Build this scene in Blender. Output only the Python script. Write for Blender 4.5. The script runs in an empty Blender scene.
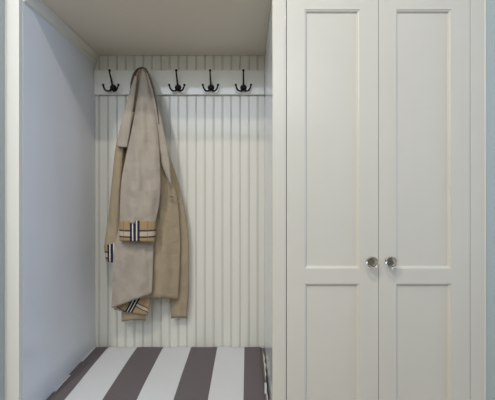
import bpy, bmesh, math, random
from mathutils import Vector
random.seed(4)
S = bpy.context.scene
C = S.collection
PI = math.pi
F = 312.0; H = 1.35; CX = 247.5; CY = 194.0       # focal length in px, eye height, principal point
D = 1.154; BACK = 1.73                              # depth of the cabinet face and of the beadboard

# ------------------------------------------------------------------ helpers
def P(x, y, Y):
    return Vector(((x-CX)*Y/F, Y, H+(CY-y)*Y/F))
def lerp(a, b, t): return a+(b-a)*t
def interp(pts, y):
    if y <= pts[0][0]: return pts[0][1]
    for (a, va), (b, vb) in zip(pts, pts[1:]):
        if y <= b:
            t = (y-a)/(b-a); return va+(vb-va)*t
    return pts[-1][1]
def smooth(pts, y, w=7):
    return sum(interp(pts, y+k*w/2) for k in (-2,-1,0,1,2))/5
def tag(o, label=None, cat=None, group=None, kind=None):
    if label: o['label'] = label
    if cat: o['category'] = cat
    if group: o['group'] = group
    if kind: o['kind'] = kind
    return o
def empty(name, loc, label, cat, group=None):
    o = bpy.data.objects.new(name, None); C.objects.link(o); o.location = loc
    o.empty_display_size = .05
    return tag(o, label, cat, group)
def obj(name, bm, mat, parent=None, smooth_=False, label=None):
    bmesh.ops.recalc_face_normals(bm, faces=bm.faces)
    me = bpy.data.meshes.new(name); bm.to_mesh(me); bm.free()
    for p in me.polygons: p.use_smooth = smooth_
    o = bpy.data.objects.new(name, me); C.objects.link(o)
    me.materials.append(mat)
    if parent:
        o.parent = parent
        m = Vector((0,0,0)); q = parent
        while q: m += q.location; q = q.parent
        o.location = -m if False else Vector((0,0,0))
        me.transform(__import__('mathutils').Matrix.Translation(-m))
    if label: o['label'] = label
    return o
def box(bm, a, b, bev=0.0):
    x0,x1 = sorted((a[0],b[0])); y0,y1 = sorted((a[1],b[1])); z0,z1 = sorted((a[2],b[2]))
    v = [bm.verts.new((x,y,z)) for x in (x0,x1) for y in (y0,y1) for z in (z0,z1)]
    fs = [(0,1,3,2),(4,6,7,5),(0,4,5,1),(2,3,7,6),(0,2,6,4),(1,5,7,3)]
    faces = [bm.faces.new([v[i] for i in f]) for f in fs]
    if bev:
        es = list({e for f in faces for e in f.edges})
        bmesh.ops.bevel(bm, geom=es, offset=bev, segments=2, affect='EDGES', profile=.5)
def BX(*a, **k):
    bm = bmesh.new(); box(bm, *a, **k); return bm
def tube(bm, pts, rad, n=10, cap=True):
    pts = [Vector(p) for p in pts]; rings = []
    up = Vector((0,0,1))
    prev = None
    for i, p in enumerate(pts):
        d = (pts[min(i+1,len(pts)-1)]-pts[max(i-1,0)]).normalized()
        if prev is None:
            a = d.cross(Vector((0,1,0)) if abs(d.y) < .9 else up).normalized()
        else:
            a = (prev-d*prev.dot(d)).normalized()
        prev = a; b = d.cross(a)
        r = rad[i] if isinstance(rad, (list,tuple)) else rad
        rings.append([bm.verts.new(p+a*r*math.cos(2*PI*k/n)+b*r*math.sin(2*PI*k/n)) for k in range(n)])
    for r0, r1 in zip(rings, rings[1:]):
        for k in range(n): bm.faces.new((r0[k], r0[(k+1)%n], r1[(k+1)%n], r1[k]))
    if cap: bm.faces.new(rings[0]); bm.faces.new(rings[-1][::-1])
def curve_pts(ctrl, n=20):
    ctrl = [Vector(c) for c in ctrl]; out = []
    c = [ctrl[0]*2-ctrl[1]]+ctrl+[ctrl[-1]*2-ctrl[-2]]
    m = len(ctrl)-1
    for s in range(m):
        for k in range(n//m+1):
            t = k/(n//m+1); p0,p1,p2,p3 = c[s:s+4]
            out.append(.5*((2*p1)+(p2-p0)*t+(2*p0-5*p1+4*p2-p3)*t*t+(3*p1-p0-3*p2+p3)*t**3))
    out.append(ctrl[-1]); return out
def ball(bm, c, r, sc=(1,1,1)):
    v = bmesh.ops.create_uvsphere(bm, u_segments=16, v_segments=10, radius=r)['verts']
    for q in v: q.co = Vector((q.co.x*sc[0], q.co.y*sc[1], q.co.z*sc[2]))+Vector(c)
def lathe_y(bm, c, prof, n=32):                  # prof: (radius, offset towards the room)
    rings = []
    for r, d in prof:
        rings.append([bm.verts.new((c[0]+r*math.cos(2*PI*k/n), c[1]-d, c[2]+r*math.sin(2*PI*k/n))) for k in range(n)])
    for r0, r1 in zip(rings, rings[1:]):
        for k in range(n): bm.faces.new((r0[k], r0[(k+1)%n], r1[(k+1)%n], r1[k]))
    bm.faces.new(rings[0]); bm.faces.new(rings[-1][::-1])

# ------------------------------------------------------------------ materials
def mat(name, col, rough=.5, bump=None, metal=0, spec=.5, var=None, coat=0):
    m = bpy.data.materials.new(name); m.use_nodes = True
    nt = m.node_tree; b = nt.nodes['Principled BSDF']
    b.inputs['Base Color'].default_value = (*col, 1); b.inputs['Roughness'].default_value = rough
    b.inputs['Metallic'].default_value = metal; b.inputs['Specular IOR Level'].default_value = spec
    b.inputs['Coat Weight'].default_value = coat
    tc = nt.nodes.new('ShaderNodeTexCoord')
    if var:
        n = nt.nodes.new('ShaderNodeTexNoise'); n.inputs['Scale'].default_value = var[0]; n.inputs['Detail'].default_value = 4
        nt.links.new(tc.outputs['Object'], n.inputs['Vector'])
        r = nt.nodes.new('ShaderNodeValToRGB')
        k = var[1]
        r.color_ramp.elements[0].color = (*[c*(1-k) for c in col], 1); r.color_ramp.elements[1].color = (*[min(1,c*(1+k)) for c in col], 1)
        r.color_ramp.elements[0].position = .35; r.color_ramp.elements[1].position = .65
        nt.links.new(n.outputs['Fac'], r.inputs['Fac']); nt.links.new(r.outputs['Color'], b.inputs['Base Color'])
    if bump:
        n = nt.nodes.new('ShaderNodeTexNoise'); n.inputs['Scale'].default_value = bump[0]; n.inputs['Detail'].default_value = 3
        nt.links.new(tc.outputs['Object'], n.inputs['Vector'])
        bp = nt.nodes.new('ShaderNodeBump'); bp.inputs['Strength'].default_value = bump[1]; bp.inputs['Distance'].default_value = bump[2]
        nt.links.new(n.outputs['Fac'], bp.inputs['Height']); nt.links.new(bp.outputs['Normal'], b.inputs['Normal'])
    return m
def math_n(nt, op, a, b=None):
    n = nt.nodes.new('ShaderNodeMath'); n.operation = op
    for i, v in enumerate((a, b)):
        if v is None: continue
        if isinstance(v, (int, float)): n.inputs[i].default_value = v
        else: nt.links.new(v, n.inputs[i])
    return n.outputs[0]

PAINT = (.74, .725, .665)
M_paint  = mat('cream_semi_gloss_paint', PAINT, .33, bump=(9, .10, .004), var=(2.2, .015))
M_ward   = mat('creamy_wardrobe_paint', (.635,.605,.535), .27, bump=(9, .10, .004), var=(2.2, .015))
M_side   = mat('cool_lit_panel_paint', (.75,.77,.815), .14, bump=(4, .06, .004), var=(2.2, .015))  # white paint tinted bluish: cool window light is put into the colour
M_gloss  = mat('cream_glossy_trim_paint', PAINT, .06, spec=.55)
M_bead   = mat('cream_beadboard_paint', (.71,.69,.62), .14, spec=.5)
M_ceil   = mat('niche_top_paint', (.78,.735,.645), .5)
M_teal   = mat('pale_teal_wall_paint', (.43,.47,.45), .6, bump=(60, .15, .002))
M_white  = mat('ceiling_white', (.8,.8,.78), .8)
M_roomw  = mat('room_wall', (.62,.64,.60), .8)
M_iron   = mat('oil_rubbed_black_iron', (.012,.010,.009), .38, metal=.6, bump=(200,.2,.0005))
M_gap    = mat('dark_inside', (.05,.045,.04), .9)
M_nickel = mat('satin_nickel', (.36,.31,.25), .3, metal=1)
M_brown  = mat('brown_bound_edge', (.07,.045,.028), .8)
M_trench = mat('beige_gabardine', (.375,.325,.27), .8, spec=.25, bump=(16, .7, .018), var=(6, .05))
M_trench_shade    = mat('shaded_gabardine', (.345,.275,.185), .8, spec=.25, bump=(14, .7, .018), var=(6, .06))  # same gabardine, with the shade on body and rear parts put into its colour
M_button = mat('horn_button', (.20,.14,.08), .35, var=(80,.4))

M_floor = bpy.data.materials.new('oak_floor'); M_floor.use_nodes = True
nt = M_floor.node_tree; b = nt.nodes['Principled BSDF']; b.inputs['Roughness'].default_value = .4
tc = nt.nodes.new('ShaderNodeTexCoord'); br = nt.nodes.new('ShaderNodeTexBrick')
br.inputs['Color1'].default_value = (.36,.25,.15,1); br.inputs['Color2'].default_value = (.28,.19,.11,1); br.inputs['Mortar'].default_value = (.1,.06,.04,1)
br.inputs['Scale'].default_value = 1; br.inputs['Brick Width'].default_value = 1.2; br.inputs['Row Height'].default_value = .12; br.inputs['Mortar Size'].default_value = .002
nt.links.new(tc.outputs['Object'], br.inputs['Vector']); nt.links.new(br.outputs['Color'], b.inputs['Base Color'])

GREY = (.135,.115,.118); WHT = (.60,.60,.60)
def stripes(name, axis, edges, first_dark):
    """woven awning stripes: constant bands whose edges lie at the given object coordinates"""
    m = bpy.data.materials.new(name); m.use_nodes = True; nt = m.node_tree; b = nt.nodes['Principled BSDF']
    b.inputs['Roughness'].default_value = .85; b.inputs['Specular IOR Level'].default_value = .25
    tc = nt.nodes.new('ShaderNodeTexCoord'); sp = nt.nodes.new('ShaderNodeSeparateXYZ'); nt.links.new(tc.outputs['Object'], sp.inputs[0])
    lo, hi = edges[0]-.2, edges[-1]+.2
    t = math_n(nt, 'DIVIDE', math_n(nt, 'SUBTRACT', sp.outputs[axis], lo), hi-lo)
    r = nt.nodes.new('ShaderNodeValToRGB'); r.color_ramp.interpolation = 'CONSTANT'
    nt.links.new(t, r.inputs['Fac'])
    e = r.color_ramp.elements; cols = [GREY, WHT]; k = 0 if first_dark else 1
    e[0].position = 0; e[0].color = (*cols[k], 1)
    e.remove(e[1])
    for q in edges:
        k = 1-k; n = e.new((q-lo)/(hi-lo)); n.color = (*cols[k], 1)
    nt.links.new(r.outputs['Color'], b.inputs['Base Color'])
    nz = nt.nodes.new('ShaderNodeTexNoise'); nz.inputs['Scale'].default_value = 9
    nt.links.new(tc.outputs['Object'], nz.inputs['Vector'])
    bp = nt.nodes.new('ShaderNodeBump'); bp.inputs['Strength'].default_value = .25; bp.inputs['Distance'].default_value = .012
    nt.links.new(nz.outputs['Fac'], bp.inputs['Height']); nt.links.new(bp.outputs['Normal'], b.inputs['Normal'])
    return m
M_stripe = stripes('grey_white_striped_canvas', 0, [-.765,-.608,-.4605,-.312,-.166,-.018,.140], True)
M_pipe   = stripes('striped_canvas_cut_crosswise', 1, [1.13,1.235,1.355,1.465,1.575], True)
M_pipeR  = stripes('striped_canvas_cut_crosswise_right', 1, [1.25,1.34,1.41,1.70], False)

def plaid(name, su, sv, ou=0, ov=0):
    """check woven from crossing bands; runs on the garment's own UVs (metres)"""
    m = bpy.data.materials.new(name); m.use_nodes = True; nt = m.node_tree; b = nt.nodes['Principled BSDF']
    b.inputs['Roughness'].default_value = .8; b.inputs['Specular IOR Level'].default_value = .25
    uv = nt.nodes.new('ShaderNodeUVMap'); sp = nt.nodes.new('ShaderNodeSeparateXYZ'); nt.links.new(uv.outputs[0], sp.inputs[0])
    base = (.34,.245,.135)
    def band(sock, period, off, stops):
        t = math_n(nt, 'FRACT', math_n(nt, 'ADD', math_n(nt, 'DIVIDE', sock, period), off))
        r = nt.nodes.new('ShaderNodeValToRGB'); r.color_ramp.interpolation = 'CONSTANT'; nt.links.new(t, r.inputs['Fac'])
        e = r.color_ramp.elements; e.remove(e[1]); e[0].position = 0; e[0].color = (*stops[0][1], stops[0][2])
        for p, c, a in stops[1:]:
            n = e.new(p); n.color = (*c, a)
        return r
    K = (.012,.012,.03); W = (.72,.68,.60); R = (.38,.07,.04); N = (1,1,1)
    st = [(0,base,0),(.125,R,.7),(.145,base,0),(.355,K,.97),(.425,W,.85),(.46,K,.97),(.54,W,.85),(.575,K,.97),(.645,base,0),(.865,R,.7),(.885,base,0)]
    st2= [(0,base,0),(.33,K,.85),(.40,W,.35),(.60,K,.85),(.67,base,0)]
    ru = band(sp.outputs[0], su, ou, st); rv = band(sp.outputs[1], sv, ov, st2)
    m1 = nt.nodes.new('ShaderNodeMixRGB'); m1.inputs['Color1'].default_value = (*base,1)
    nt.links.new(rv.outputs['Alpha'], m1.inputs['Fac']); nt.links.new(rv.outputs['Color'], m1.inputs['Color2'])
    m2 = nt.nodes.new('ShaderNodeMixRGB'); nt.links.new(m1.outputs[0], m2.inputs['Color1'])
    nt.links.new(ru.outputs['Alpha'], m2.inputs['Fac']); nt.links.new(ru.outputs['Color'], m2.inputs['Color2'])
    nt.links.new(m2.outputs[0], b.inputs['Base Color'])
    return m

M_glass = bpy.data.materials.new('clear_knob_glass'); M_glass.use_nodes = True
b = M_glass.node_tree.nodes['Principled BSDF']
b.inputs['Base Color'].default_value = (.93,.92,.88,1); b.inputs['Roughness'].default_value = .04
b.inputs['Transmission Weight'].default_value = 1; b.inputs['IOR'].default_value = 1.5
M_pane = bpy.data.materials.new('window_glass'); M_pane.use_nodes = True
b = M_pane.node_tree.nodes['Principled BSDF']; b.inputs['Roughness'].default_value = .0; b.inputs['Transmission Weight'].default_value = 1; b.inputs['IOR'].default_value = 1.02

# ------------------------------------------------------------------ the room
CEIL = H+1.90
def struct(name, bm, m, label=None):
    o = obj(name, bm, m); o['kind'] = 'structure'
    if label: o['label'] = label
    return o
XL, XR = -.897, .8803
struct('floor', BX((-2.4,-1.6,-.05),(3.3,1.9,0)), M_floor, 'plank floor in front of the built-in')
struct('ceiling', BX((-2.4,-1.6,CEIL),(3.3,1.9,CEIL+.05)), M_white, 'white room ceiling')
struct('wall_left', BX((-2.4,1.095,0),(XL,1.85,CEIL)), M_teal, 'pale blue-green wall beside the open locker')
sy0,sy1,sz0,sz1 = -.50,.85,.70,2.45
RX = 3.2
struct('wall_right', BX((XR,D+.008,0),(RX,1.85,CEIL)), M_teal, 'pale grey-green wall beside the wardrobe')
bm = bmesh.new()
box(bm,(RX,sy1,0),(RX+.1,1.85,CEIL)); box(bm,(RX,-1.65,0),(RX+.1,sy0,CEIL)); box(bm,(RX,sy0,0),(RX+.1,sy1,sz0)); box(bm,(RX,sy0,sz1),(RX+.1,sy1,CEIL))
struct('wall_far_right', bm, M_roomw, 'far side wall of the room with a tall window')
struct('wall_back', BX((XL,1.80,0),(XR,1.85,CEIL)), M_teal, 'wall behind the built-in')
struct('wall_far_left', BX((-2.45,-1.6,0),(-2.4,1.85,CEIL)), M_roomw, 'side wall of the room')
bm = bmesh.new()                                   # wall behind the camera with a window opening
wx0,wx1,wz0,wz1 = -2.38,.85,2.35,3.20
box(bm,(-2.4,-1.65,0),(wx0,-1.6,CEIL)); box(bm,(wx1,-1.65,0),(RX,-1.6,CEIL))
box(bm,(wx0,-1.65,0),(wx1,-1.6,wz0)); box(bm,(wx0,-1.65,wz1),(wx1,-1.6,CEIL))
struct('wall_front', bm, M_roomw, 'wall behind the viewer with a window')
struct('window_1', BX((wx0,-1.63,wz0),(wx1,-1.62,wz1)), M_pane, 'window behind the viewer')
struct('window_2', BX((RX+.05,sy0,sz0),(RX+.056,sy1,sz1)), M_pane, 'window in the right wall of the room')

# ------------------------------------------------------------------ open locker (left bay)
SL0, SL1 = -.8935, -.8455                          # left stile
SM0, SM1 = .0925, .1390                            # shared stile
SR0, SR1 = .8255, .8770                            # right stile
NX0, NX1 = -.8440, .0943                            # inside faces of the niche
NTOP = H+.768
HB = H+.785                                        # underside of the header
FT = CEIL-.004
lock = empty('hall_locker', ((NX0+NX1)/2, BACK, 0), 'cream open locker bay with beadboard back, hooks and a cushioned bench', 'locker')
obj('left_side_panel', BX((SL0+.001, D+.019, .0),(NX0, BACK+.02, NTOP+.05)), M_side, lock)
obj('right_side_panel', BX((NX1, D+.019, .0),(NX1+.020, BACK+.02, NTOP+.05)), M_side, lock)
obj('top_panel', BX((NX0+.0005, D+.019, NTOP),(NX1-.0005, BACK-.0005, NTOP+.02)), M_ceil, lock)
# beadboard: one extruded profile
bm = bmesh.new()
per = .0488; prof = []
x = NX0+.0004; k0 = (187.3-CX)*BACK/F
n0 = math.floor((NX0-k0)/per)
xs = []
for i in range(n0, n0+25):
    g = k0+i*per
    xs += [(g-.0052,0),(g-.0044,.0042),(g-.0032,.0042),(g-.0028,.0008),(g-.0012,-.0006),(g+.0004,-.0006),(g+.0020,.0008),(g+.0028,.0042),(g+.0040,.0042),(g+.0048,0)]
xs = [(a,d) for a,d in xs if NX0+.002 < a < NX1-.002]
xs = [(NX0+.0004,0)]+xs+[(NX1-.0004,0)]
zb, zt = H-.95, NTOP-.0005
lo = [bm.verts.new((a,BACK+d,zb)) for a,d in xs]; hi = [bm.verts.new((a,BACK+d,zt)) for a,d in xs]
for i in range(len(xs)-1): bm.faces.new((lo[i],lo[i+1],hi[i+1],hi[i]))
bl0 = bm.verts.new((xs[0][0],BACK+.012,zb)); bl1 = bm.verts.new((xs[-1][0],BACK+.012,zb)); bh0 = bm.verts.new((xs[0][0],BACK+.012,zt)); bh1 = bm.verts.new((xs[-1][0],BACK+.012,zt))
bm.faces.new((bl0,bh0,bh1,bl1)); bm.faces.new((lo[0],hi[0],bh0,bl0)); bm.faces.new((lo[-1],bl1,bh1,hi[-1]))
bm.faces.new(hi+[bh1,bh0]); bm.faces.new(lo+[bl1,bl0])
obj('beadboard_panel', bm, M_bead, lock)
# hook rail: wide flat board with an eased lower edge
RZ0, RZ1 = H+.5455, H+.681
RY = BACK-.017
obj('hook_rail', BX((NX0+.0006, RY, RZ0),(NX1-.0006, BACK-.0008, RZ1), bev=.0025), M_gloss, lock)
# cove moulding under the top along the left side
bm = bmesh.new()
prof = [(0,0),(.024,0),(.024,-.006),(.018,-.011),(.012,-.020),(.009,-.030),(.008,-.038),(.003,-.042),(0,-.044)]
for Yp in (D+.0195, BACK-.0006):
    pass
r0 = [bm.verts.new((NX0+.0003+a, D+.0196, NTOP-.0004+c)) for a,c in prof]; r1 = [bm.verts.new((NX0+.0003+a, BACK-.001, NTOP-.0004+c)) for a,c in prof]
n = len(prof)
for i in range(n): bm.faces.new((r0[i], r0[(i+1)%n], r1[(i+1)%n], r1[i]))
bm.faces.new(r0); bm.faces.new(r1[::-1])
obj('cove_moulding', bm, M_paint, lock)
# face frame
def stile(name, x0, x1, parent, m=None):
    bm = bmesh.new(); box(bm, (x0, D, 0), (x1, D+.019, FT), bev=.0015)
    return obj(name, bm, m or M_paint, parent)
stile('stile', SL0, SL1, lock)
obj('header', BX((SL1+.0003, D+.001, HB),(SM0-.0003, D+.019, FT), bev=.001), M_paint, lock)
obj('scribe_strip', BX((XL+.0004, D-.003, 0),(SL0+.0015, D+.018, FT), bev=.001), M_gloss, lock)
# bench box under the cushion
BZ = H-.935
bm = bmesh.new(); box(bm,(NX0+.001, D+.03, BZ-.02),(NX1-.001, BACK-.013, BZ)); 
obj('bench_top', bm, M_paint, lock)
bm = bmesh.new(); box(bm,(SL1+.001, D+.001, .09),(SM0-.001, D+.019, BZ)); box(bm,(NX0+.02,D+.06,0),(NX1-.02,D+.075,.09))
obj('bench_front', bm, M_paint, lock)

# ------------------------------------------------------------------ wardrobe (right bay)
ward = empty('wardrobe', ((SM1+SR0)/2, D, 0), 'cream built-in wardrobe with two tall panelled doors and glass knobs', 'wardrobe')
bm = bmesh.new()
box(bm,(SM0+.024, D+.019, 0),(SM1+.001, 1.78, HB+.03)); box(bm,(SR0, D+.019, 0),(SR1, 1.78, HB+.03)); box(bm,(SM1+.001, 1.76, .1),(SR0, 1.78, HB+.03))
box(bm,(SM1+.001, D+.03, HB+.01),(SR0, 1.76, HB+.03)); box(bm,(SM1+.001, D+.03, .08),(SR0, 1.76, .1))
box(bm,(SM1-.003, D+.012, .1),(SM1+.014, D+.028, HB+.01)); box(bm,(SR0-.014, D+.026, .1),(SR0, D+.028, HB+.01))
obj('carcass', bm, M_gap, ward, label='dark inside of the cabinet seen at the door gaps')
stile('stile', SM0, SM1, ward, M_ward); stile('stile', SR0, SR1, ward, M_ward)
obj('edge_bead', BX((SM1+.0003, D+.0015, .1),(SM1+.0035, D+.018, HB+.0), bev=.0008), M_gloss, ward)
obj('header', BX((SM1+.0003, D+.001, HB-.002),(SR0-.0003, D+.019, FT), bev=.001), M_ward, ward)
obj('toe_rail', BX((SM1+.0003, D+.001, 0),(SR0-.0003, D+.019, .098)), M_paint, ward)
obj('scribe_strip', BX((SR1-.0012, D-.003, 0),(XR-.0004, D+.018, FT), bev=.001), M_gloss, ward)
px = D/F
def X(x): return (x-CX)*px
def Z(y): return H+(CY-y)*px
def make_door(x0, x1, ix0, ix1, side):
    """frame of stiles and rails with an ogee round two sunk panels"""
    dz0, dz1 = .103, HB-.006
    TH = .020
    bm = bmesh.new()
    P0 = (ix0, ix1, Z(269.0), Z(9.3)); P1 = (ix0, ix1, .103+.075, Z(283.8))
    # front face pieces (frame), built as grid minus two openings
    Xs = [x0, ix0, ix1, x1]; Zs = [dz0, P1[2], P1[3], P0[2], P0[3], dz1]
    vv = {}
    for i, a in enumerate(Xs):
        for j, c in enumerate(Zs):
            vv[i,j] = bm.verts.new((a, D+.0008, c))
    for i in range(3):
        for j in range(5):
            if i == 1 and j in (1,3): continue
            bm.faces.new((vv[i,j], vv[i+1,j], vv[i+1,j+1], vv[i,j+1]))
    # moulding steps
    steps = [(0,0),(.0006,.0022),(.0030,.0026),(.0050,.0036),(.0072,.0060),(.0085,.0092),(.0098,.0096)]
    for (j0, j1) in ((1,2),(3,4)):
        ring = [vv[1,j0], vv[2,j0], vv[2,j1], vv[1,j1]]
        for (s, d) in steps[1:]:
            a0, a1, c0, c1 = ix0+s, ix1-s, Zs[j0]+s, Zs[j1]-s
            new = [bm.verts.new((q[0], D+.0008+d, q[1])) for q in ((a0,c0),(a1,c0),(a1,c1),(a0,c1))]
            for k in range(4): bm.faces.new((ring[k], ring[(k+1)%4], new[(k+1)%4], new[k]))
            ring = new
        bk = [bm.verts.new((v.co.x, D+TH, v.co.z)) for v in ring]
        for k in range(4): bm.faces.new((ring[k], ring[(k+1)%4], bk[(k+1)%4], bk[k]))
    # outer edge and back
    o4 = [vv[0,0], vv[3,0], vv[3,5], vv[0,5]]
    outer = [vv[i,0] for i in range(4)]+[vv[3,j] for j in range(1,6)]+[vv[i,5] for i in (2,1,0)]+[vv[0,j] for j in (4,3,2,1)]
    bo = [bm.verts.new((v.co.x, D+TH, v.co.z)) for v in outer]
    for k in range(len(outer)): bm.faces.new((outer[k], outer[(k+1)%len(outer)], bo[(k+1)%len(bo)], bo[k]))
    d = obj('door', bm, M_ward, ward)
    for c0, c1 in ((P1[2],P1[3]),(P0[2],P0[3])):
        obj('door_panel', BX((ix0+.009, D+.0105, c0+.009),(ix1-.009, D+.0185, c1-.009)), M_ward, d)
    return d
dl = make_door(SM1+.0062, X(378.6)-.0010, X(304.8), X(359.8), -1)
dr = make_door(X(378.6)+.0010, SR0-.0026, X(396.0), X(451.6), 1)
def knob(cx, cz, door):
    c = (cx, D+.0008, cz)
    bm = bmesh.new()
    lathe_y(bm, c, [(.0125,0),(.0125,.002),(.0105,.0035),(.0075,.0050),(.0065,.010),(.0070,.0120),(.0100,.0125),(.0100,.0140),(.004,.0145)], 32)
    obj('knob_rosette', bm, M_nickel, door, True, 'nickel base of the knob')
    bm = bmesh.new()                      # twelve-sided faceted glass head
    lathe_y(bm, c, [(.0040,.0147),(.0130,.0155),(.0190,.0195),(.0215,.0255),(.0205,.0310),(.0150,.0370),(.0085,.0390)], 12)
    obj('knob', bm, M_glass, door, False, 'clear glass cabinet knob')
def kpos(x, y): # head centre about 35 mm off the door
    Yk = D-.026
    return (x-CX)*Yk/F, H+(CY-y)*Yk/F
knob(*kpos(372.6,262.4), dl); knob(*kpos(391.8,262.4), dr)

# ------------------------------------------------------------------ coat hooks
HX = [-.737,-.559,-.381,-.200,-.022]; HZ = H+.583
def make_hook(x):
    h = empty('coat_hook', (x, RY, HZ), 'x', 'coat hook', 'black coat hooks on the cream rail')
    bm = bmesh.new(); lathe_y(bm, (x, RY, HZ), [(.0175,0),(.0180,.002),(.0165,.0045),(.012,.0065),(.0105,.010),(.0115,.0135),(.0085,.017),(.003,.0185)], 28)
    obj('backplate', bm, M_iron, h, True)
    def prong(name, ctrl, r, rb, k=22):
        pts = curve_pts(ctrl, k); m = len(pts)
        bm = bmesh.new(); tube(bm, pts, [lerp(r*1.25, r*.9, i/(m-1)) for i in range(m)], 10)
        p = obj(name, bm, M_iron, h, True)
        bm = bmesh.new(); ball(bm, ctrl[-1], rb)
        obj('ball_tip', bm, M_iron, p, True)
    y = RY
    prong('upper_prong', [(x,y-.010,HZ-.002),(x,y-.017,HZ+.020),(x,y-.026,HZ+.038),(x,y-.042,HZ+.059),(x,y-.046,HZ+.077)], .0042, .0068)
    for s in (-1,1):
        prong('side_prong', [(x+s*.002,y-.012,HZ-.008),(x+s*.010,y-.020,HZ-.022),(x+s*.022,y-.028,HZ-.026),(x+s*.033,y-.031,HZ-.018),(x+s*.038,y-.032,HZ-.006),(x+s*.041,y-.031,HZ+.005)], .0043, .0065)
    for s in (-1,1):
        bm = bmesh.new(); ball(bm, (x+s*.0125, RY-.004, HZ+.000), .003, (1,.6,1)); obj('screw', bm, M_iron, h, True)
    return h
hook = make_hook(HX[0])
def copy_tree(o, parent=None):
    c = o.copy(); C.objects.link(c)
    if parent: c.parent = parent
    for ch in list(o.children): copy_tree(ch, c)
    return c
labels = ['black iron triple hook left of the coat, nearest the corner',
          'black iron triple hook under the beige coat, hidden by its collar',
          'black iron triple hook on the rail, first to the right of the coat',
          'black iron triple hook on the rail, midway between two empty hooks right of the coat',
          'black iron triple hook nearest the wardrobe, at the right end of the rail']
hook['label'] = labels[0]
for i in range(1, 5):
    h = copy_tree(hook); h.location = (HX[i], RY, HZ); h['label'] = labels[i]

# ------------------------------------------------------------------ bench cushion
cush = empty('bench_cushion', ((NX0+NX1)/2, 1.44, BZ), 'grey and white striped box cushion on the locker bench', 'cushion')
cx0, cx1, cy0, cy1 = NX0+.0015, .077, D+.045, BACK-.006
def ctop(u, v):
    """top height: slightly lower in front, plump inside, rolled at the borders"""
    x = lerp(cx0, cx1, u); y = lerp(cy0, cy1, v)
    z = lerp(H-.861, H-.835, v)
    ed = min(x-cx0, cx1-x, y-cy0, cy1-y)
    z -= .012*math.exp(-ed/.013)
    z += .004*math.sin(PI*u)*math.sin(PI*v)+.0012*math.sin(x*31+y*9)*math.sin(y*17)
    return x, y, z
def loop_surface(nu, nv, zbot):
    bm = bmesh.new()
    def sp(t): # denser near borders
        return .5-.5*math.cos(PI*t) 
    g = [[bm.verts.new(ctop(sp(i/nu), sp(j/nv))) for j in range(nv+1)] for i in range(nu+1)]
    for i in range(nu):
        for j in range(nv): bm.faces.new((g[i][j], g[i+1][j], g[i+1][j+1], g[i][j+1]))
    per = [g[i][0] for i in range(nu)]+[g[nu][j] for j in range(nv)]+[g[i][nv] for i in range(nu,0,-1)]+[g[0][j] for j in range(nv,0,-1)]
    prev = per
    for f in (.15,.5,.85,1):
        cur = []
        for v in per:
            z = lerp(v.co.z, zbot, f); b = .004*math.sin(PI*f)
            xx = v.co.x+(b if v.co.x > cx1-1e-4 else -b*.5 if v.co.x < cx0+1e-4 else 0); cur.append(bm.verts.new((xx, v.co.y, z)))
        n = len(per)
        for k in range(n): bm.faces.new((prev[k], prev[(k+1)%n], cur[(k+1)%n], cur[k]))
        prev = cur
    bm.faces.new(prev)
    return bm
bm = loop_surface(60, 44, BZ+.001)
# keep stripe coordinates in world metres: origin of the part at the world origin in x
cv = obj('cushion_cover', bm, M_stripe, cush, True)
def fix_origin(o):                                   # origin of the part back to the world origin so bands sit where they are cut
    from mathutils import Matrix
    off = -o.parent.location.copy(); o.data.transform(Matrix.Translation(-off)); o.location = off
fix_origin(cv)
def edge_line(x, n=60, wob=0, dx=0):
    pts = []
    for i in range(n+1):
        v = i/n; y = lerp(cy0+.004, cy1-.004, v); z = lerp(H-.861, H-.835, v)-.009
        pts.append((x+wob*math.sin(y*23)+dx, y, z+.5*abs(wob)*math.sin(y*41+1)))
    return pts
bm = bmesh.new(); tube(bm, edge_line(cx0+.0050), .0058, 10); p = obj('piping', bm, M_pipe, cush, True, 'striped piping along the left border'); fix_origin(p)
bm = bmesh.new(); tube(bm, edge_line(cx1+.003, wob=.0025), .0058, 10); p = obj('piping', bm, M_pipeR, cush, True, 'striped piping along the right border'); fix_origin(p)
bm = bmesh.new(); tube(bm, [(lerp(cx0+.004,cx1-.004,i/40), cy1-.001, H-.852) for i in range(41)], .0048, 10); p = obj('piping', bm, M_stripe, cush, True); fix_origin(p)
# ruffled side boxing that stands out on the right border
bm = bmesh.new()
def puff(y0, y1, wmax):
    rows = []; N = 36
    for i in range(N+1):
        t = i/N; y = lerp(y0, y1, t); w = wmax*math.sin(PI*t)**.6+.0008; ww = w*(1+.25*math.sin(y*90))
        zt_ = lerp(H-.861,H-.835,(y-cy0)/(cy1-cy0))-.006
        rows.append([bm.verts.new((cx1+.0020, y, zt_-.012)), bm.verts.new((cx1+.0030, y, zt_-.001)), bm.verts.new((cx1+.0035+ww*.55, y, zt_+.004)), bm.verts.new((cx1+.0035+ww, y, zt_-.004)), bm.verts.new((cx1+.0035+ww*.7, y, zt_-.03))])
    for a, c in zip(rows, rows[1:]):
        for k in range(5): bm.faces.new((a[k], a[(k+1)%5], c[(k+1)%5], c[k]))
    bm.faces.new(rows[0]); bm.faces.new(rows[-1][::-1])
puff(1.425, 1.695, .0095); puff(1.20, 1.355, .0085)
M_linen = mat('unbleached_side_cloth', (.66,.62,.54), .85)
obj('side_gusset', bm, M_linen, cush, True, 'pale cloth gusset puffing out at the right border')

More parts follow.
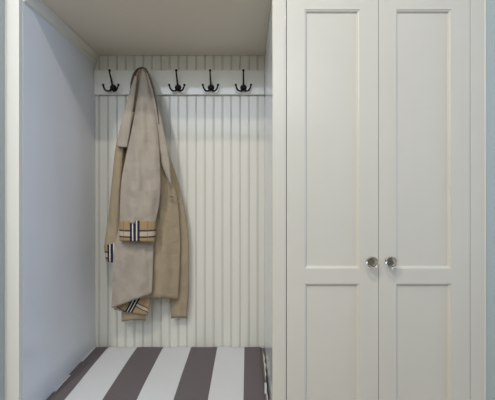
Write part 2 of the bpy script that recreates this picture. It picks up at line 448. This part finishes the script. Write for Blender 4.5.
# ------------------------------------------------------------------ trench coat
coat = empty('trench_coat', P(142.5, 70, 1.66), 'beige trench coat with checked cuffs hanging from a hook', 'coat')
def wr(x, y, amp, ph=0):
    return amp*(math.sin(x*.32+y*.03+ph)+.45*math.sin(x*.62-y*.07+ph*2.1)+.40*math.sin(y*.17+x*.22+ph)+.25*math.sin(y*.33-x*.35+ph*3))
def cloth(name, m, L, R, ytop, ybot, yf, thick, amp=.003, ph=0, nu=36, nv=70, parent=coat, bulge=.02, sm=7, uvs=None, label=None, rnd=.5, hem=0):
    """closed cloth volume: outline in the garment plane, its own depth, bulge, folds and thickness"""
    bm = bmesh.new(); uvl = bm.loops.layers.uv.new('UVMap')
    Fg, Bg, UV = [], [], {}
    for j in range(nv+1):
        v = j/nv; fr, bk = [], []
        for i in range(nu+1):
            u = .5-.5*math.cos(PI*i/nu)
            yt = ytop(u) if callable(ytop) else ytop; yb = ybot(u) if callable(ybot) else ybot
            y = lerp(yt, yb, v)
            l, r = smooth(L, y, sm), smooth(R, y, sm); x = lerp(l, r, u)
            e = max(0.0, math.sin(PI*u))**rnd
            Y0 = yf(y) if callable(yf) else yf
            b_ = bulge(y) if callable(bulge) else bulge
            Yf = Y0-b_*e+wr(x, y, amp*e, ph)
            t = thick(y) if callable(thick) else thick
            Yb = Y0+.0005+t*e**.7
            p = P(x, y, Yf); q = P(x, y, Yf); q.y = max(Yb, Yf+.0015)
            fr.append(bm.verts.new(p)); bk.append(bm.verts.new(q))
            UV[fr[-1]] = UV[bk[-1]] = (p.x, p.z)
        Fg.append(fr); Bg.append(bk)
    def q(*vs):
        f = bm.faces.new(vs)
        for lp in f.loops: lp[uvl].uv = uvs(*UV[lp.vert]) if uvs else UV[lp.vert]
    for j in range(nv):
        for i in range(nu):
            q(Fg[j][i], Fg[j][i+1], Fg[j+1][i+1], Fg[j+1][i]); q(Bg[j][i], Bg[j+1][i], Bg[j+1][i+1], Bg[j][i+1])
        q(Fg[j][0], Fg[j+1][0], Bg[j+1][0], Bg[j][0]); q(Fg[j][nu], Bg[j][nu], Bg[j+1][nu], Fg[j+1][nu])
    for i in range(nu):
        q(Fg[0][i], Bg[0][i], Bg[0][i+1], Fg[0][i+1]); q(Fg[nv][i], Fg[nv][i+1], Bg[nv][i+1], Bg[nv][i])
    return obj(name, bm, m, parent, True, label)

grow = lambda a, b, y0, y1: (lambda y: lerp(a, b, max(0, min(1, (y-y0)/(y1-y0)))))
# back and right side of the coat
cloth('coat_body', M_trench_shade,
      [(66.5,140.5),(70,137),(75,134.5),(88,130.5),(105,127),(130,121),(160,118),(200,118),(260,121),(300,124)],
      [(66.5,144.5),(70,148),(75,150.5),(88,154.5),(110,160),(150,168),(180,174),(210,178.5),(240,180),(270,179.5),(300,178)],
      lambda u: 67.0+1.5*abs(u-.5), lambda u: 299.5-1.5*math.sin(PI*u), grow(1.655,1.650,70,200), grow(.034,.040,70,160), .0055, .7, bulge=grow(.012,.044,80,150), sm=4, rnd=.9)
cloth('rear_panel', M_trench_shade, [(150,160),(200,168),(250,170),(320,171)],
      [(150,167.5),(160,171),(180,177.8),(200,182.8),(220,186.5),(240,188.6),(290,188.4),(320,186.5)],
      152, lambda u: 318.5-1.0*math.sin(PI*u), 1.688, .010, .0025, 1.9, bulge=.014, nu=20, nv=60, sm=4)
# inner facing hanging lowest, then the checked lining, then the front drape
cloth('inner_facing', M_trench_shade, [(240,123),(290,121.5),(325,121.5)], [(240,147),(290,147),(325,145)],
      245, lambda u: 322-1.5*u-1.2*math.sin(PI*u), 1.640, .012, .003, 2.2, bulge=.008, nu=20, nv=30)
M_lin = plaid('checked_lining', .125, .07)
ca, sa = math.cos(.5), math.sin(.5); LX, LZ = (133.5-CX)*1.615/F, H+(CY-303)*1.615/F
cloth('checked_lining', M_lin, [(270,118),(300,113),(307,111.5),(320,120)], [(270,151),(294,151.5),(315,147.5)],
      lambda u: lerp(288,272,u), lambda u: lerp(309.5,315.5,u**.8), 1.622, .008, .0015, 1.0, bulge=.007, nu=24, nv=24,
      uvs=lambda a,b: ((a-LX)*ca-(b-LZ)*sa+.0625, (a-LX)*sa+(b-LZ)*ca+.035), label='brown checked lining turned out at the hem')
cloth('front_drape', M_trench, [(110,127),(150,119),(200,116),(250,113.5),(309,111.5)], [(110,140),(150,150),(200,154),(250,153.5),(294,152),(309,151)],
      112, lambda u: lerp(308.5,293.5,u), grow(1.650,1.590,180,255), .014, .0055, 1.4, bulge=.018)
# left sleeve, behind
cloth('sleeve', M_trench_shade, [(112,128),(130,120),(150,114.8),(180,112),(215,108.5),(246,104)], [(112,136),(150,124),(200,120.5),(246,119)],
      112, lambda u: lerp(246,244.5,u), 1.618, .022, .0035, 3.0, bulge=.026, nu=24)
M_cuff = plaid('checked_cuff_cloth', .165, .115, 0, 0)
def cuff_uv(cx, z0, per_u, per_v, v0=.5): # centre the dark-and-white band on cx
    return lambda a, b: (a-cx+.5*per_u, b-z0+v0*per_v)
c2 = cloth('cuff', M_cuff, [(243,103.3),(264,106.3)], [(243,119),(264,117.2)], lambda u: lerp(245.5,242.5,u), lambda u: lerp(261.5,263.5,u), 1.618, .026, .001, 0, nu=20, nv=12,
      bulge=.028, uvs=cuff_uv((113.8-CX)*1.615/F, H+(CY-255)*1.605/F, .165, .115), label='checked turned-back cuff of the rear sleeve')
# right sleeve, in front
cloth('sleeve', M_trench, [(68,141.5),(80,140),(100,137),(120,133.5),(150,127.2),(175,122),(190,120.5),(224,119.3)],
      [(68,144),(80,148.5),(100,153.5),(125,157.5),(160,160),(190,160.5),(205,159),(224,155)],
      70, lambda u: 223.5, grow(1.634,1.560,70,190), .034, .0062, .2, bulge=grow(.012,.032,70,190), sm=5, rnd=.7)
cloth('cuff', M_cuff, [(219,119.0),(242,119.6)], [(219,156),(242,154.6)], lambda u: 220.8, lambda u: 241.2+1.2*u-.5, 1.560, .034, .001, 0, nu=30, nv=14,
      bulge=.034, uvs=cuff_uv((134.8-CX)*1.53/F, H+(CY-234)*1.53/F, .165, .115), label='checked turned-back cuff of the front sleeve')
# lapels and collar
cloth('lapel', M_trench, [(76,134.5),(90,130),(110,124.5),(130,119.5),(147,116.5)], [(76,137.5),(90,135.5),(110,133),(130,130),(147,127)],
      76, lambda u: 146.5+.8*u, grow(1.614,1.578,76,147), .016, .0012, 0, bulge=.010, nu=16, nv=40, sm=3, label='left lapel with a notched end')
cloth('lapel', M_trench, [(72,145.5),(90,150.5),(120,156.5),(150,159.5),(165,161.5),(185,170.3)], [(72,147.5),(90,155),(120,162),(150,168),(165,170),(185,171.3)],
      73, 184.5, grow(1.618,1.600,76,150), .010, .0012, 0, bulge=.010, nu=16, nv=50, sm=3, label='right lapel ending in a point')
bm = bmesh.new(); pts = curve_pts([P(142.5,67.2,1.628),P(137.5,69.5,1.620),P(134,75,1.617),P(131.8,82,1.616),P(130.6,89,1.620)], 24); m_ = len(pts)
tube(bm, pts, [.0025+.0045*math.sin(PI*i/(m_-1)) for i in range(m_)], 10); obj('collar_band', bm, M_brown, coat, True, 'dark brown inside band of the collar')
bm = bmesh.new(); pts = curve_pts([P(141,67.0,1.626),P(146,70,1.612),P(150,79,1.607),P(154,93,1.600),P(157,108,1.596),P(159,124,1.592)], 30); m_ = len(pts)
tube(bm, pts, [.0016+.0016*math.sin(PI*i/(m_-1)) for i in range(m_)], 8); obj('collar_piping', bm, M_brown, coat, True, 'dark brown bound edge of the collar')
bm = bmesh.new(); bc = P(171.3,197,1.612); lathe_y(bm, bc, [(.0085,-.002),(.0095,.001),(.009,.004),(.007,.0045),(.006,.0035)], 20); obj('button', bm, M_button, coat, True, 'small tan button')

# ------------------------------------------------------------------ light
def area(name, loc, rot, sx, sy, power, col, shape='RECTANGLE'):
    l = bpy.data.lights.new(name, 'AREA'); l.shape = shape; l.size = sx; l.size_y = sy; l.energy = power; l.color = col
    o = bpy.data.objects.new(name, l); C.objects.link(o); o.location = loc; o.rotation_euler = rot; return o
WARM = (1,.90,.76); COOL = (.66,.80,1)
area('ceiling_downlight', (-1.15,-.6,CEIL-.01), (0,0,0), .12,.12, 42, (1,.955,.90), 'DISK')
area('ceiling_downlight', (-.10,-.15,CEIL-.01), (0,0,0), .09,.09, 25, (1,.92,.81), 'DISK')
area('daylight', ((wx0+wx1)/2,-1.60,(wz0+wz1)/2), (PI/2,0,0), wx1-wx0, wz1-wz0, 43, (.80,.89,1))
area('daylight', (RX+.045,(sy0+sy1)/2,(sz0+sz1)/2), (0,PI/2,0), sz1-sz0, sy1-sy0, 34, (.38,.61,1))
w = bpy.data.worlds.new('sky'); S.world = w; w.use_nodes = True
w.node_tree.nodes['Background'].inputs[0].default_value = (.6,.75,1,1); w.node_tree.nodes['Background'].inputs[1].default_value = 1.0

# ------------------------------------------------------------------ camera
cd = bpy.data.cameras.new('camera'); cam = bpy.data.objects.new('camera', cd); C.objects.link(cam)
cam.location = (0,0,H); cam.rotation_euler = (PI/2,0,0); cd.sensor_width = 36; cd.sensor_fit = 'HORIZONTAL'; cd.lens = 36*F/495
cd.shift_y = -(200-CY)/495; cd.clip_start = .02
S.camera = cam
S.view_settings.view_transform = 'Standard'; S.view_settings.look = 'None'; S.view_settings.gamma = 1; S.view_settings.use_curve_mapping = False
S.view_settings.exposure = -0.39
